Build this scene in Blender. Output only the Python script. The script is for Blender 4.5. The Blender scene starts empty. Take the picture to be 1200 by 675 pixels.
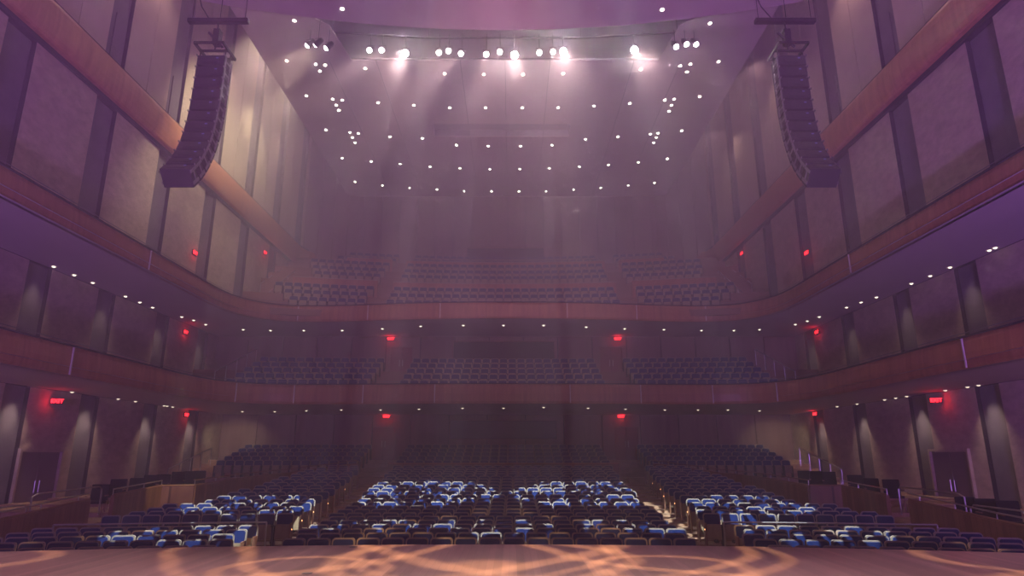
import bpy, bmesh, math, random
from mathutils import Vector, Matrix
random.seed(7)
C = bpy.context.scene.collection
PI = math.pi

# ------------------------------------------------------------------ camera
CAMX, CAMZ, TILT, F = 0.37, 1.5, math.radians(14.6), 760.0
ST, CT = math.sin(TILT), math.cos(TILT)
cd = bpy.data.cameras.new('camera'); cam = bpy.data.objects.new('camera', cd); C.objects.link(cam)
cd.sensor_width = 36.0; cd.lens = 36.0 * F / 1200.0; cd.clip_start = 0.05; cd.clip_end = 300
cam.location = (CAMX, 0, CAMZ); cam.rotation_euler = (PI / 2 + TILT, 0, 0)
bpy.context.scene.camera = cam

def ray(px, py):
    u, v = px - 600.0, 337.5 - py
    den = F * CT - v * ST
    return u / den, (F * ST + v * CT) / den      # dx/dy , dz/dy
def at_z(px, py, z):
    a, b = ray(px, py); Y = (z - CAMZ) / b
    return Vector((CAMX + a * Y, Y, z))
def at_y(px, py, Y):
    a, b = ray(px, py)
    return Vector((CAMX + a * Y, Y, CAMZ + b * Y))
def at_x(px, py, X):
    a, b = ray(px, py); Y = (X - CAMX) / a
    return Vector((X, Y, CAMZ + b * Y))

# ------------------------------------------------------------------ materials
def mat(name, col, rough=0.6, metal=0.0, spec=0.4, build=None, emit=None, es=0.0):
    m = bpy.data.materials.new(name); m.use_nodes = True
    nt = m.node_tree; b = nt.nodes['Principled BSDF']
    b.inputs['Base Color'].default_value = (*col, 1); b.inputs['Roughness'].default_value = rough
    b.inputs['Metallic'].default_value = metal; b.inputs['Specular IOR Level'].default_value = spec
    if emit:
        b.inputs['Emission Color'].default_value = (*emit, 1); b.inputs['Emission Strength'].default_value = es
    if build: build(nt, b)
    return m
def N(nt, t, **kw):
    n = nt.nodes.new(t)
    for k, v in kw.items():
        if k in n.inputs.keys(): n.inputs[k].default_value = v
        else: setattr(n, k, v)
    return n
def ramp(nt, fac, stops):
    r = nt.nodes.new('ShaderNodeValToRGB'); nt.links.new(fac, r.inputs[0])
    e = r.color_ramp.elements
    while len(e) < len(stops): e.new(0.5)
    for i, (p, c) in enumerate(stops): e[i].position = p; e[i].color = (*c, 1)
    return r
def wood(c1, c2, scale=(1, 1, 1), ns=3.0, plank=None):
    def b(nt, bs):
        L = nt.links.new
        tc = N(nt, 'ShaderNodeTexCoord'); mp = N(nt, 'ShaderNodeMapping'); mp.inputs['Scale'].default_value = scale
        L(tc.outputs['Object'], mp.inputs[0])
        n = N(nt, 'ShaderNodeTexNoise', Scale=ns, Detail=5.0, Roughness=0.6, Distortion=0.4); L(mp.outputs[0], n.inputs['Vector'])
        r = ramp(nt, n.outputs[0], [(0.3, c1), (0.7, c2)])
        out = r.outputs[0]
        if plank:
            w, ax, g = plank                       # plank width, axis index, groove colour factor
            sp = N(nt, 'ShaderNodeSeparateXYZ'); L(tc.outputs['Object'], sp.inputs[0])
            d = N(nt, 'ShaderNodeMath', operation='DIVIDE'); L(sp.outputs[ax], d.inputs[0]); d.inputs[1].default_value = w
            fr = N(nt, 'ShaderNodeMath', operation='FRACT'); L(d.outputs[0], fr.inputs[0])
            gr = N(nt, 'ShaderNodeMath', operation='LESS_THAN'); L(fr.outputs[0], gr.inputs[0]); gr.inputs[1].default_value = 0.05
            fl = N(nt, 'ShaderNodeMath', operation='FLOOR'); L(d.outputs[0], fl.inputs[0])
            wn = N(nt, 'ShaderNodeTexWhiteNoise', noise_dimensions='1D'); L(fl.outputs[0], wn.inputs['W'])
            mr = N(nt, 'ShaderNodeMapRange'); L(wn.outputs['Value'], mr.inputs[0]); mr.inputs[3].default_value = 0.82; mr.inputs[4].default_value = 1.1
            m1 = N(nt, 'ShaderNodeVectorMath', operation='SCALE'); L(out, m1.inputs[0]); L(mr.outputs[0], m1.inputs['Scale'])
            gm = N(nt, 'ShaderNodeMapRange'); L(gr.outputs[0], gm.inputs[0]); gm.inputs[3].default_value = 1; gm.inputs[4].default_value = g
            m2 = N(nt, 'ShaderNodeVectorMath', operation='SCALE'); L(m1.outputs[0], m2.inputs[0]); L(gm.outputs[0], m2.inputs['Scale'])
            out = m2.outputs[0]
        L(out, bs.inputs['Base Color'])
    return b
def speckle(c1, c2, ns, bump=0.0, scale=(1, 1, 1)):
    def b(nt, bs):
        L = nt.links.new
        tc = N(nt, 'ShaderNodeTexCoord'); mp = N(nt, 'ShaderNodeMapping'); mp.inputs['Scale'].default_value = scale
        L(tc.outputs['Object'], mp.inputs[0])
        n = N(nt, 'ShaderNodeTexNoise', Scale=ns, Detail=7.0, Roughness=0.65); L(mp.outputs[0], n.inputs['Vector'])
        r = ramp(nt, n.outputs[0], [(0.32, c1), (0.68, c2)]); L(r.outputs[0], bs.inputs['Base Color'])
        if bump:
            bp = N(nt, 'ShaderNodeBump', Strength=bump, Distance=0.05); L(n.outputs[0], bp.inputs['Height']); L(bp.outputs[0], bs.inputs['Normal'])
    return b
M = {}
M['stone'] = mat('textured_plaster', (.5, .4, .33), .85, spec=.2, build=speckle((.42, .32, .26), (.58, .46, .38), 2.2, .55, (1, 1, 1.8)))
M['slot'] = mat('grey_recess', (.18, .15, .18), .8, spec=.2, build=speckle((.15, .13, .16), (.20, .17, .20), 1.5))
M['upanel'] = mat('upper_panel', (.55, .44, .37), .7, spec=.25, build=speckle((.50, .40, .33), (.58, .47, .39), .8))
M['backpanel'] = mat('rear_panel', (.3, .2, .17), .6, build=wood((.22, .13, .11), (.30, .19, .16), (1, 1, .12), 2.5))
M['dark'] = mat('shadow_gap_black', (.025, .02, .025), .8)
M['fascia'] = mat('cherry_wood', (.36, .13, .07), .42, build=wood((.30, .095, .05), (.44, .17, .09), (2.2, 2.2, .15), 2.2))
M['ledge'] = mat('ledge_wood', (.5, .2, .1), .45, build=wood((.42, .16, .08), (.56, .24, .12), (2.0, 2.0, .2), 2.0))
M['soffit'] = mat('soffit_plaster', (.5, .42, .44), .8, spec=.2)
M['ceil'] = mat('ceiling_plaster', (.46, .39, .38), .8, spec=.2, build=speckle((.43, .36, .35), (.49, .42, .41), .35))
M['floor'] = mat('aisle_wood', (.42, .27, .16), .5, build=wood((.34, .2, .12), (.48, .31, .19), (1, .2, 1), 3.0))
M['stage'] = mat('stage_maple', (.5, .32, .26), .38, build=wood((.44, .29, .24), (.56, .37, .30), (1.5, .08, 1), 3.0, plank=(.11, 0, .72)))
M['parwood'] = mat('parterre_wood', (.30, .15, .08), .45, build=wood((.22, .10, .06), (.34, .17, .09), (1, 1, .2), 3.0, plank=(.22, 1, .45)))
M['fabric'] = mat('navy_fabric', (.006, .024, .12), .85, spec=.15, build=speckle((.004, .018, .095), (.008, .03, .14), 60))
M['darkfab'] = mat('charcoal_fabric', (.012, .012, .02), .9, spec=.15)
M['trim'] = mat('pale_beech_shell', (.62, .52, .38), .4, build=wood((.30, .25, .19), (.40, .34, .26), (1, 1, .3), 8.0))
M['under'] = mat('beech_seat_underside', (.5, .4, .25), .45, build=wood((.26, .19, .11), (.34, .25, .15), (1, 1, .3), 8.0))
M['black'] = mat('black_metal', (.012, .012, .016), .5, .2)
M['brown'] = mat('aisle_end_wood', (.24, .11, .06), .5)
M['chrome'] = mat('brushed_steel', (.6, .58, .56), .3, .9)
M['speaker'] = mat('speaker_black', (.018, .018, .026), .55)
M['grille'] = mat('rigging_grey', (.20, .19, .20), .45, .3)
M['glass'] = mat('booth_glass', (.004, .004, .012), .25, spec=.2)
M['doorm'] = mat('door_paint', (.20, .15, .17), .55)
M['doorred'] = mat('door_red_wood', (.24, .06, .06), .55)
M['white'] = mat('tick_plaster', (.62, .5, .5), .6)
def emis(name, col, s):
    m = mat(name, (.02, .02, .02), emit=col, es=s)
    try: m.cycles.emission_sampling = 'NONE'
    except Exception: pass
    return m
M['lamp'] = emis('downlight_glow', (1, .86, .72), 24)
M['lamp2'] = emis('soffit_glow', (1, .84, .66), 2.6)
M['lamp3'] = emis('low_soffit_glow', (1, .8, .6), 1.3)
M['spotl'] = emis('spot_lens', (1, .9, .85), 45)
M['spotb'] = emis('bright_spot_lens', (1, .92, .88), 400)
M['exit'] = emis('exit_red', (1, .01, .015), 9)
M['aisle'] = emis('aisle_glow', (1, .4, .15), 5)
M['led'] = emis('amp_badge', (.25, .22, .9), .35)  # badges glow in place of blue light falling on them

# ------------------------------------------------------------------ mesh helpers
class MB:
    def __init__(s): s.v = []; s.f = []
    def add(s, vs, fs):
        b = len(s.v); s.v += [tuple(v) for v in vs]; s.f += [tuple(b + i for i in f) for f in fs]; return s
    def box(s, x0, x1, y0, y1, z0, z1, mx=None):
        vs = [Vector((x, y, z)) for x in (x0, x1) for y in (y0, y1) for z in (z0, z1)]
        if mx is not None: vs = [mx @ v for v in vs]
        return s.add(vs, [(0, 1, 3, 2), (4, 6, 7, 5), (0, 4, 5, 1), (2, 3, 7, 6), (0, 2, 6, 4), (1, 5, 7, 3)])
    def prism(s, pts, z0, z1):                       # polygon in x,y extruded in z
        n = len(pts); vs = [(p[0], p[1], z0) for p in pts] + [(p[0], p[1], z1) for p in pts]
        return s.add(vs, [tuple(range(n))[::-1], tuple(range(n, 2 * n))] + [(i, (i + 1) % n, n + (i + 1) % n, n + i) for i in range(n)])
    def tube(s, pts, r, n=8, closed=False):
        pts = [Vector(p) for p in pts]; rings = []
        for i, p in enumerate(pts):
            d = (pts[min(i + 1, len(pts) - 1)] - pts[max(i - 1, 0)]).normalized()
            a = d.orthogonal().normalized() if abs(d.z) > .95 else d.cross(Vector((0, 0, 1))).normalized()
            b = d.cross(a)
            rings.append([p + (a * math.cos(2 * PI * k / n) + b * math.sin(2 * PI * k / n)) * r for k in range(n)])
        vs = [q for rg in rings for q in rg]; fs = []
        for i in range(len(rings) - 1):
            for k in range(n): fs.append((i * n + k, i * n + (k + 1) % n, (i + 1) * n + (k + 1) % n, (i + 1) * n + k))
        fs += [tuple(range(n))[::-1], tuple(range((len(rings) - 1) * n, len(rings) * n))]
        return s.add(vs, fs)
    def lathe(s, prof, n=16, mx=None, caps=True):               # prof: [(r,z)...]
        vs = []; fs = []
        for r, z in prof:
            for k in range(n): vs.append(Vector((r * math.cos(2 * PI * k / n), r * math.sin(2 * PI * k / n), z)))
        for i in range(len(prof) - 1):
            for k in range(n): fs.append((i * n + k, i * n + (k + 1) % n, (i + 1) * n + (k + 1) % n, (i + 1) * n + k))
        if caps: fs += [tuple(range(n))[::-1], tuple(range((len(prof) - 1) * n, len(prof) * n))]
        if mx is not None: vs = [mx @ v for v in vs]
        return s.add(vs, fs)
    def sweep(s, path, prof, closed_prof=True):      # path: [(x,y)], prof: [(off,z)], off>0 towards the hall (left of travel is outward)
        P = [Vector((p[0], p[1], 0)) for p in path]; n = len(prof); vs = []; fs = []
        for i, p in enumerate(P):
            d = (P[min(i + 1, len(P) - 1)] - P[max(i - 1, 0)]).normalized()
            nr = Vector((d.y, -d.x, 0))
            for o, z in prof: vs.append(p + nr * o + Vector((0, 0, z)))
        for i in range(len(P) - 1):
            for k in range(n if closed_prof else n - 1):
                fs.append((i * n + k, (i + 1) * n + k, (i + 1) * n + (k + 1) % n, i * n + (k + 1) % n))
        if closed_prof: fs += [tuple(range(n)), tuple(range((len(P) - 1) * n, len(P) * n))[::-1]]
        return s.add(vs, fs)
    def mesh(s, name, m, bevel=0, smooth=False):
        me = bpy.data.meshes.new(name); me.from_pydata(s.v, [], s.f); me.materials.append(m)
        bm = bmesh.new(); bm.from_mesh(me); bmesh.ops.recalc_face_normals(bm, faces=bm.faces)
        if bevel: bmesh.ops.bevel(bm, geom=bm.edges[:], offset=bevel, segments=2, affect='EDGES', clamp_overlap=True)
        bm.to_mesh(me); bm.free()
        if smooth:
            for p in me.polygons: p.use_smooth = True
        me.update(); return me
def obj(name, mb, m, parent=None, bevel=0, smooth=False):
    me = mb if isinstance(mb, bpy.types.Mesh) else mb.mesh(name, m, bevel, smooth)
    o = bpy.data.objects.new(name, me); C.objects.link(o)
    if parent: o.parent = parent
    return o
def tag(o, label=None, cat=None, group=None, kind=None):
    if label: o['label'] = label
    if cat: o['category'] = cat
    if group: o['group'] = group
    if kind: o['kind'] = kind
    return o
def thing(name, label, cat, loc=(0, 0, 0), rz=0, group=None, kind=None):
    o = bpy.data.objects.new(name, None); C.objects.link(o); o.empty_display_size = .1
    o.location = loc; o.rotation_euler = (0, 0, rz)
    return tag(o, label, cat, group, kind)
def copy_tree(o, parent=None):
    c = o.copy(); C.objects.link(c)
    if parent: c.parent = parent
    for ch in KIDS.get(o.name, []): copy_tree(ch, c)
    return c
KIDS = {}
def reg(o):
    for ch in bpy.data.objects:
        if ch.parent is o: KIDS.setdefault(o.name, []).append(ch); reg(ch)
ORD = ['zeroth', 'first', 'second', 'third', 'fourth', 'fifth', 'sixth', 'seventh', 'eighth', 'ninth', 'tenth', 'eleventh', 'twelfth', 'thirteenth', 'fourteenth', 'fifteenth',
       'sixteenth', 'seventeenth', 'eighteenth', 'nineteenth', 'twentieth', 'twenty-first', 'twenty-second', 'twenty-third', 'twenty-fourth', 'twenty-fifth', 'twenty-sixth']

# ------------------------------------------------------------------ levels and outlines
XW, XL = 15.9, 18.6             # upper and lower side walls
Z2B, Z2T = 4.16, 5.16           # lower balcony front
Z3B, Z3T = 8.94, 9.84           # upper balcony front
ZCL, ZCAN, ZTOP = 22.0, 20.0, 27.0

def smooth_path(pts, n=6):                           # Catmull-Rom
    P = [Vector((p[0], p[1])) for p in pts]; P = [P[0] * 2 - P[1]] + P + [P[-1] * 2 - P[-2]]; out = []
    for i in range(1, len(P) - 2):
        for k in range(n):
            t = k / n; a, b, c, d = P[i - 1], P[i], P[i + 1], P[i + 2]
            out.append(0.5 * ((2 * b) + (c - a) * t + (2 * a - 5 * b + 4 * c - d) * t * t + (3 * b - a - 3 * c + d) * t ** 3))
    out.append(P[-2]); return [(q.x, q.y) for q in out]
def mirror(half):                                    # half from left-front to centre (x<=0)
    return half + [(-x, y) for x, y in half[::-1] if abs(x) > 1e-6]
half2 = [(-14.7, 4), (-14.7, 12), (-14.7, 20), (-14.7, 27), (-14.65, 30.2), (-14.2, 32.2), (-13.2, 33.5), (-11.6, 34.1), (-9, 34.2), (-4.5, 33.9), (0, 33.8)]
half3 = [(-14.7, 4), (-14.7, 12), (-14.7, 20), (-14.7, 28), (-14.7, 32.2), (-14.3, 34.2), (-13.2, 35.6), (-11.6, 36.1), (-9, 36.0), (-4.5, 35.4), (0, 35.2)]
path2 = smooth_path(mirror(half2)); path3 = smooth_path(mirror(half3))

# ------------------------------------------------------------------ side walls with raised panels
STRIPS = [13.4, 17.9, 22.5, 27.1, 31.7, 36.3, 41.0, 45.6]     # upper recess strips start here, 1.3 m wide
STRIPL = [14.9, 19.6, 24.2, 28.6, 33.6, 38.3]
def side_wall(side, name, X, z0, z1, y0, y1, strips, matp, seams=False, prot=.16):
    sgn = -1 if side == 'left' else 1
    w = thing(name, None, None, kind='structure')
    b = MB().box(min(sgn * X, sgn * (X + .3)), max(sgn * X, sgn * (X + .3)), y0, y1, z0, z1); obj('recess', b, M['slot'], w)
    y = y0; p = MB()
    for s in strips + [y1]:
        a, e = y, min(s, y1)
        cuts = [a, e] if not seams else [a, a + (e - a) / 2 - .02, a + (e - a) / 2 + .02, e]
        for i in range(0, len(cuts), 2):
            if cuts[i + 1] - cuts[i] > .3:
                x0, x1 = sgn * (X - prot), sgn * (X + .001)
                p.box(min(x0, x1), max(x0, x1), cuts[i], cuts[i + 1], z0, z1)
        y = s + 1.3
    obj('panel', p, matp, w)
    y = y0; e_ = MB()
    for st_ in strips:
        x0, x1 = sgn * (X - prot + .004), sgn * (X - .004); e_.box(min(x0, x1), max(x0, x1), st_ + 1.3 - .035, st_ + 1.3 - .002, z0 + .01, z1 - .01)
    obj('shadow_joint', e_, M['dark'], w)  # dark strips on the panel reveals, painted in as their shade
    return w
for side in ('left', 'right'):
    sgn = -1 if side == 'left' else 1
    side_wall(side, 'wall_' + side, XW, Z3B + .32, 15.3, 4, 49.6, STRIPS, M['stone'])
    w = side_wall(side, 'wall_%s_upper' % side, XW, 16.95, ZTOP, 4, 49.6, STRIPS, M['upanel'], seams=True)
    r = MB(); h = MB()                                # framed vent boxes inside the strips above the ledge
    for s in STRIPS:
        x = sgn * (XW - .05)
        r.box(min(x, sgn * XW), max(x, sgn * XW), s + .45, s + 1.2, 17.0, 19.2)
    obj('access_panel', r, M['slot'], w)
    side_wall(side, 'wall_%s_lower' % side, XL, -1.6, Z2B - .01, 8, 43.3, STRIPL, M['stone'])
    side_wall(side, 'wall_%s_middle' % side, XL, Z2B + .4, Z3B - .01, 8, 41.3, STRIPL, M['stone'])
    # rounded timber ledge
    pr = []
    for k in range(9):
        a = -PI / 2 + PI * k / 8
        pr.append((.42 + .16 * math.cos(a), 16.05 + .74 * math.sin(a)))
    prof = [(-.05, 15.3)] + pr + [(-.05, 16.8)]
    path = [(sgn * XW, 4 + i * 1.85) for i in range(24)] + [(sgn * (XW - .25), 47.6), (sgn * (XW - 1.0), 48.6)]
    if sgn > 0: path = path[::-1]
    t = MB().sweep(path, prof); tr = obj('trim_%d' % (1 if sgn < 0 else 2), t, M['ledge'], smooth=False)
    tag(tr, 'rounded timber ledge running along the upper part of the %s side wall' % side, None, kind='structure')
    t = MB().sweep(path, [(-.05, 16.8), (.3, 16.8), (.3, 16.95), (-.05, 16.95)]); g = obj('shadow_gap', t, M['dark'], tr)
    obj('lower_shadow_gap', MB().sweep(path, [(-.05, 15.12), (.26, 15.12), (.26, 15.3), (-.05, 15.3)]), M['dark'], tr)  # dark strip standing in for the shadow under the ledge

# ------------------------------------------------------------------ back walls
def back_wall(name, Y, z0, z1, pitch, m, holes=(), x=XL, depth=.12):
    w = thing(name, None, None, kind='structure')
    b = MB().box(-x - .3, x + .3, Y, Y + .3, z0, z1); obj('recess', b, M['dark'], w)
    p = MB(); n = int(2 * x / pitch); pitch = 2 * x / n
    for i in range(n):
        x0, x1 = -x + i * pitch + .03, -x + (i + 1) * pitch - .03
        zs = [(z0, z1)]
        for hx0, hx1, hz0, hz1 in holes:
            if x1 > hx0 and x0 < hx1:
                if x0 < hx0 - .05: p.box(x0, hx0, Y - depth, Y, hz0, hz1)
                if x1 > hx1 + .05: p.box(hx1, x1, Y - depth, Y, hz0, hz1)
                zs = [(a, b_) for a, b_ in ((z0, hz0), (hz1, z1)) if b_ - a > .02]
        for a, b_ in zs: p.box(x0, x1, Y - depth, Y, a, b_)
    obj('panel', p, m, w)
    return w
YB1, YB2, YB3 = 43.0, 41.0, 49.3
back_wall('wall_back_lower', YB1, -.5, Z2B - .01, 2.4, M['backpanel'], [(-8.65, -7.15, -.5, 3.35), (7.0, 8.5, -.5, 3.35), (-3.65, 3.25, 2.62, 3.78)])
back_wall('wall_back_middle', YB2, Z2B + .4, Z3B - .01, 2.1, M['backpanel'], [(-7.35, -5.95, Z2B + .4, 8.25), (5.95, 7.35, Z2B + .4, 8.25), (-3.35, 3.05, 7.5, 8.6)])
wb = back_wall('wall_back', YB3, Z3B, ZTOP, 1.43, M['backpanel'], [(-3.2, 2.9, 16.3, 17.6)], x=XW)
g = MB()
for sgn in (-1, 1):                                   # splayed corner panels either side of the rear wall
    for i in range(4):
        x0 = sgn * (XW - .2 - i * 1.0); y0 = YB3 - 1.9 + i * .48
        g.prism([(x0, y0), (x0 - sgn * .94, y0 + .44), (x0 - sgn * .94, YB3), (x0, YB3)], 15.0, ZTOP)
obj('corner_panel', g, M['backpanel'], wb)
for n, (x, y, z0, z1, wdt, lab) in enumerate([(-7.9, YB1, 1.25, 3.35, 1.5, 'lower'), (7.75, YB1, 1.25, 3.35, 1.5, 'lower'), (-6.65, YB2, 6.2, 8.25, 1.4, 'middle'), (6.65, YB2, 6.2, 8.25, 1.4, 'middle')]):
    d = thing('door_%d' % (n + 1), None, None, (x, y, z0), kind='structure')
    for k in (-1, 1):
        lf = obj('door_leaf', MB().box(k * wdt / 4 - wdt / 4 + .01, k * wdt / 4 + wdt / 4 - .01, -.07, -.02, 0, z1 - z0), M['doorred'], d)
        obj('door_handle', MB().tube([(k * .1, -.11, .85), (k * .1, -.11, 1.25)], .018), M['chrome'], lf)
for n, (x0, x1, z0, z1, y) in enumerate([(-3.65, 3.25, 2.62, 3.78, YB1), (-3.35, 3.05, 7.5, 8.6, YB2), (-3.2, 2.9, 16.3, 17.6, YB3)]):
    wn = thing('window_%d' % (n + 1), None, None, (0, y, 0), kind='structure')
    obj('pane', MB().box(x0, x1, -.05, -.03, z0, z1), M['glass'], wn)
    f = MB(); t = .06
    for a in ((x0 - t, x1 + t, z0 - t, z0), (x0 - t, x1 + t, z1, z1 + t), (x0 - t, x0, z0, z1), (x1, x1 + t, z0, z1)):
        f.box(a[0], a[1], -.16, -.02, a[2], a[3])
    obj('window_frame', f, M['brown'], wn)
# side doors at orchestra level
for n, (side, x) in enumerate((('left', -1), ('right', 1))):
    X = x * (XL - .165); a = at_x(23 if x < 0 else 1092, 529, X); b = at_x(70 if x < 0 else 1135, 529, X)
    y0, y1 = min(a.y, b.y), max(a.y, b.y)
    d = thing('door_%d' % (n + 5), None, None, (X, (y0 + y1) / 2, -.75), kind='structure')
    H = (a.z + b.z) / 2 + .75; w2 = (y1 - y0) / 2
    for k in (-1, 1):
        lf = obj('door_leaf', MB().box(-.02, .02, min(0.01 * k, k * (w2 - .02)), max(.01 * k, k * (w2 - .02)), 0, H - .03), M['doorm'], d)
        obj('door_handle', MB().tube([(-x * .09, k * .12, .9), (-x * .09, k * .12, 1.35)], .02), M['chrome'], lf)
    fr = MB(); q = -x * .12
    for yy0, yy1, zz0, zz1 in ((-w2 - .1, -w2, 0, H + .1), (w2, w2 + .1, 0, H + .1), (-w2, w2, H, H + .1)):
        fr.box(min(0, q), max(0, q), yy0, yy1, zz0, zz1)
    obj('door_frame', fr, M['stone'], d)

# ------------------------------------------------------------------ ceilings
b = MB().box(-XW - .3, XW + .3, 0, YB3 + .3, ZTOP, ZTOP + .3); tag(obj('ceiling', b, M['slot']), kind='structure')
cl = thing('ceiling_cloud', 'broad plaster ceiling slab over the auditorium dotted with arcs of downlights', None, kind='structure')
c = MB()
XC = 12.9; ys = 30.4
rx0, rx1, ry0, ry1 = -4.75, 4.1, 37.3, 39.0
c.box(-XC, XC, ys, ry0, ZCL, ZCL + .05); c.box(-XC, rx0, ry0, ry1, ZCL, ZCL + .05); c.box(rx1, XC, ry0, ry1, ZCL, ZCL + .05); c.box(-XC, XC, ry1, YB3 - .15, ZCL, ZCL + .05)
for s in (-1, 1):
    c.prism([(s * XC, 26.2), (s * 9.6, 26.6), (s * 8.6, 27.6), (s * 8.2, ys), (s * XC, ys)], ZCL, ZCL + .05)
obj('slab', c, M['ceil'], cl)
obj('front_edge', MB().box(-8.2, 8.2, ys - .03, ys - .004, ZCL - .03, ZCL + .08), M['dark'], cl)  # dark strip added over the slab edge in place of shade, hides its lamplight
rl = MB().box(rx0 - .05, rx1 + .05, ry0 - .05, ry1 + .05, ZCL + .5, ZCL + .6)
for a_ in ((rx0 - .05, rx1 + .05, ry0 - .05, ry0), (rx0 - .05, rx1 + .05, ry1, ry1 + .05), (rx0 - .05, rx0, ry0, ry1), (rx1, rx1 + .05, ry0, ry1)): rl.box(*a_, ZCL + .051, ZCL + .5)
obj('recess_lid', rl, M['slot'], cl)
j = MB()
for x in (-9.4, -6.9, -2.4, 0, 2.4, 6.9, 9.4): j.box(x - .012, x + .012, ys + .02, YB3 - .2, ZCL - .012, ZCL)
obj('joint', j, M['dark'], cl)
can = thing('ceiling_canopy', 'curved sound reflecting canopy above the stage at the top of the hall', None, kind='structure')
pts = [(-12.6, -4)] + [(-12.6 + 25.2 * k / 24, 25.2 - 1.9 * ((-12.6 + 25.2 * k / 24) / 12.6) ** 2) for k in range(25)] + [(12.6, -4)]
obj('slab', MB().prism(pts, ZCAN, ZCAN + .25), M['ceil'], can)

# ------------------------------------------------------------------ balconies
def balcony(name, label, path, zb, zt, yb, xw, zfloor, ticks, sideticks):
    t = thing(name, label, 'balcony')
    H = zt - zb
    prof = [(-.14, zt), (-.02, zt), (.03, zt - .15 * H), (.06, zt - .5 * H), (.05, zb + .12 * H), (.0, zb), (-.14, zb)]
    f = obj('front_panel', MB().sweep(path, prof), M['fascia'], t)
    obj('cap_rail', MB().sweep(path, [(-.16, zt + .002), (.05, zt + .002), (.05, zt + .05), (-.16, zt + .05)]), M['dark'], t)
    obj('handrail', MB().sweep(path, [(-.03, zt + .14), (-.01, zt + .14), (-.01, zt + .16), (-.03, zt + .16)]), M['grille'], t)
    # underside between front and walls
    s = MB(); vs = []
    n = len(path); B = []
    for x, y in path:
        if abs(x) > 13.9 and y < 31.5: B.append((math.copysign(xw - .2, x), y))
        else:
            u = max(-1, min(1, x / 14.2)); B.append((u * (xw - .2), yb - .14))
    for (x, y), (bx, by) in zip(path, B): vs += [(x * .992, y, zb), (bx, by, zb)]
    s.add(vs, [(2 * i, 2 * i + 1, 2 * i + 3, 2 * i + 2) for i in range(n - 1)])
    s2 = [(a, b_, z + .3) for a, b_, z in vs]; s.add(s2, [(2 * i, 2 * i + 1, 2 * i + 3, 2 * i + 2) for i in range(n - 1)])
    obj('underside', s, M['soffit'], t)
    k = MB()
    for (x, y, nx, ny) in ticks:
        k.box(-.025, .025, -.02, .02, zb + .04, zt - .03, Matrix.Translation((x, y, 0)) @ Matrix.Rotation(math.atan2(nx, -ny), 4, 'Z'))
    for bx in range(0, len(ticks)):
        x, y, nx, ny = ticks[bx]
        m = MB().box(-.025, .025, -.02, .02, zb + .04, zt - .03, Matrix.Translation((x, y, 0)) @ Matrix.Rotation(math.atan2(nx, -ny), 4, 'Z'))
        obj('joint_strip', m, M['white'], t)
    return t
def tick_at(path, pxs):
    out = []
    for px in pxs:
        best = None
        for i in range(len(path) - 1):
            (x0, y0), (x1, y1) = path[i], path[i + 1]
            for kk in range(12):
                q = kk / 12; x = x0 + (x1 - x0) * q; y = y0 + (y1 - y0) * q
                if y < 6: continue
                a = (x - CAMX) / y
                den = F * CT + 60 * ST; pxx = 600 + a * den * (1.0)
                if best is None or abs(pxx - px) < best[0]:
                    d = Vector((x1 - x0, y1 - y0)).normalized(); best = (abs(pxx - px), x + d.y * .075, y - d.x * .075, d.y, -d.x)
        out.append(best[1:])
    return out
bal2 = balcony('balcony', 'lower wood-fronted balcony curving round the hall, just above the orchestra seating', path2, Z2B, Z2T, YB2, XL, 4.5,
               tick_at(path2, [85, 282, 350, 430, 512, 667, 748, 830, 905, 1130]), None)
bal3 = balcony('balcony', 'upper wood-fronted balcony with a steep tier of seats, beneath the rounded wall ledges', path3, Z3B, Z3T, YB3, XL, 9.2,
               tick_at(path3, [160, 347, 430, 515, 665, 747, 829, 1010]), None)
# lower balcony underside reaches the deeper rear wall below it
obj('underside_extension', MB().box(-XL, XL, YB2 - .14, YB1 - .2, Z2B, Z2B + .3), M['soffit'], bal2)

def arc_y(x, Y0, R=60): return Y0 - (R - math.sqrt(R * R - x * x))
def band(x0, x1, Ya, Yb, za, zb, R=60, n=14):        # a curved step: top at zb, from Ya to Yb, down to za
    m = MB(); vs = []
    for k in range(n + 1):
        x = x0 + (x1 - x0) * k / n; ya, yb = arc_y(x, Ya, R), arc_y(x, Yb, R)
        vs += [(x, ya, za), (x, ya, zb), (x, yb, zb), (x, yb, za)]
    fs = []
    for k in range(n):
        for q in range(4): fs.append((4 * k + q, 4 * k + (q + 1) % 4, 4 * k + 4 + (q + 1) % 4, 4 * k + 4 + q))
    fs += [(0, 3, 2, 1), (4 * n, 4 * n + 1, 4 * n + 2, 4 * n + 3)]
    return m.add(vs, fs)
def merge(ms):
    r = MB()
    for m in ms: r.add(m.v, m.f)
    return r

SEATS = []                                            # (x, y, z, rz, block, row, col, n)
def row(Y, z, x0, x1, block, k, R=60, pitch=.535, skip=None):
    n = int((x1 - x0 + .02) / pitch); off = ((x1 - x0) - n * pitch) / 2
    for i in range(n):
        x = x0 + off + (i + .5) * pitch
        if skip and any(a < x < b_ for a, b_ in skip): continue
        y = arc_y(x, Y, R)
        SEATS.append((x, y, z, math.asin(max(-1, min(1, x / R))) * -1, block, k, i, n))

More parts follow.
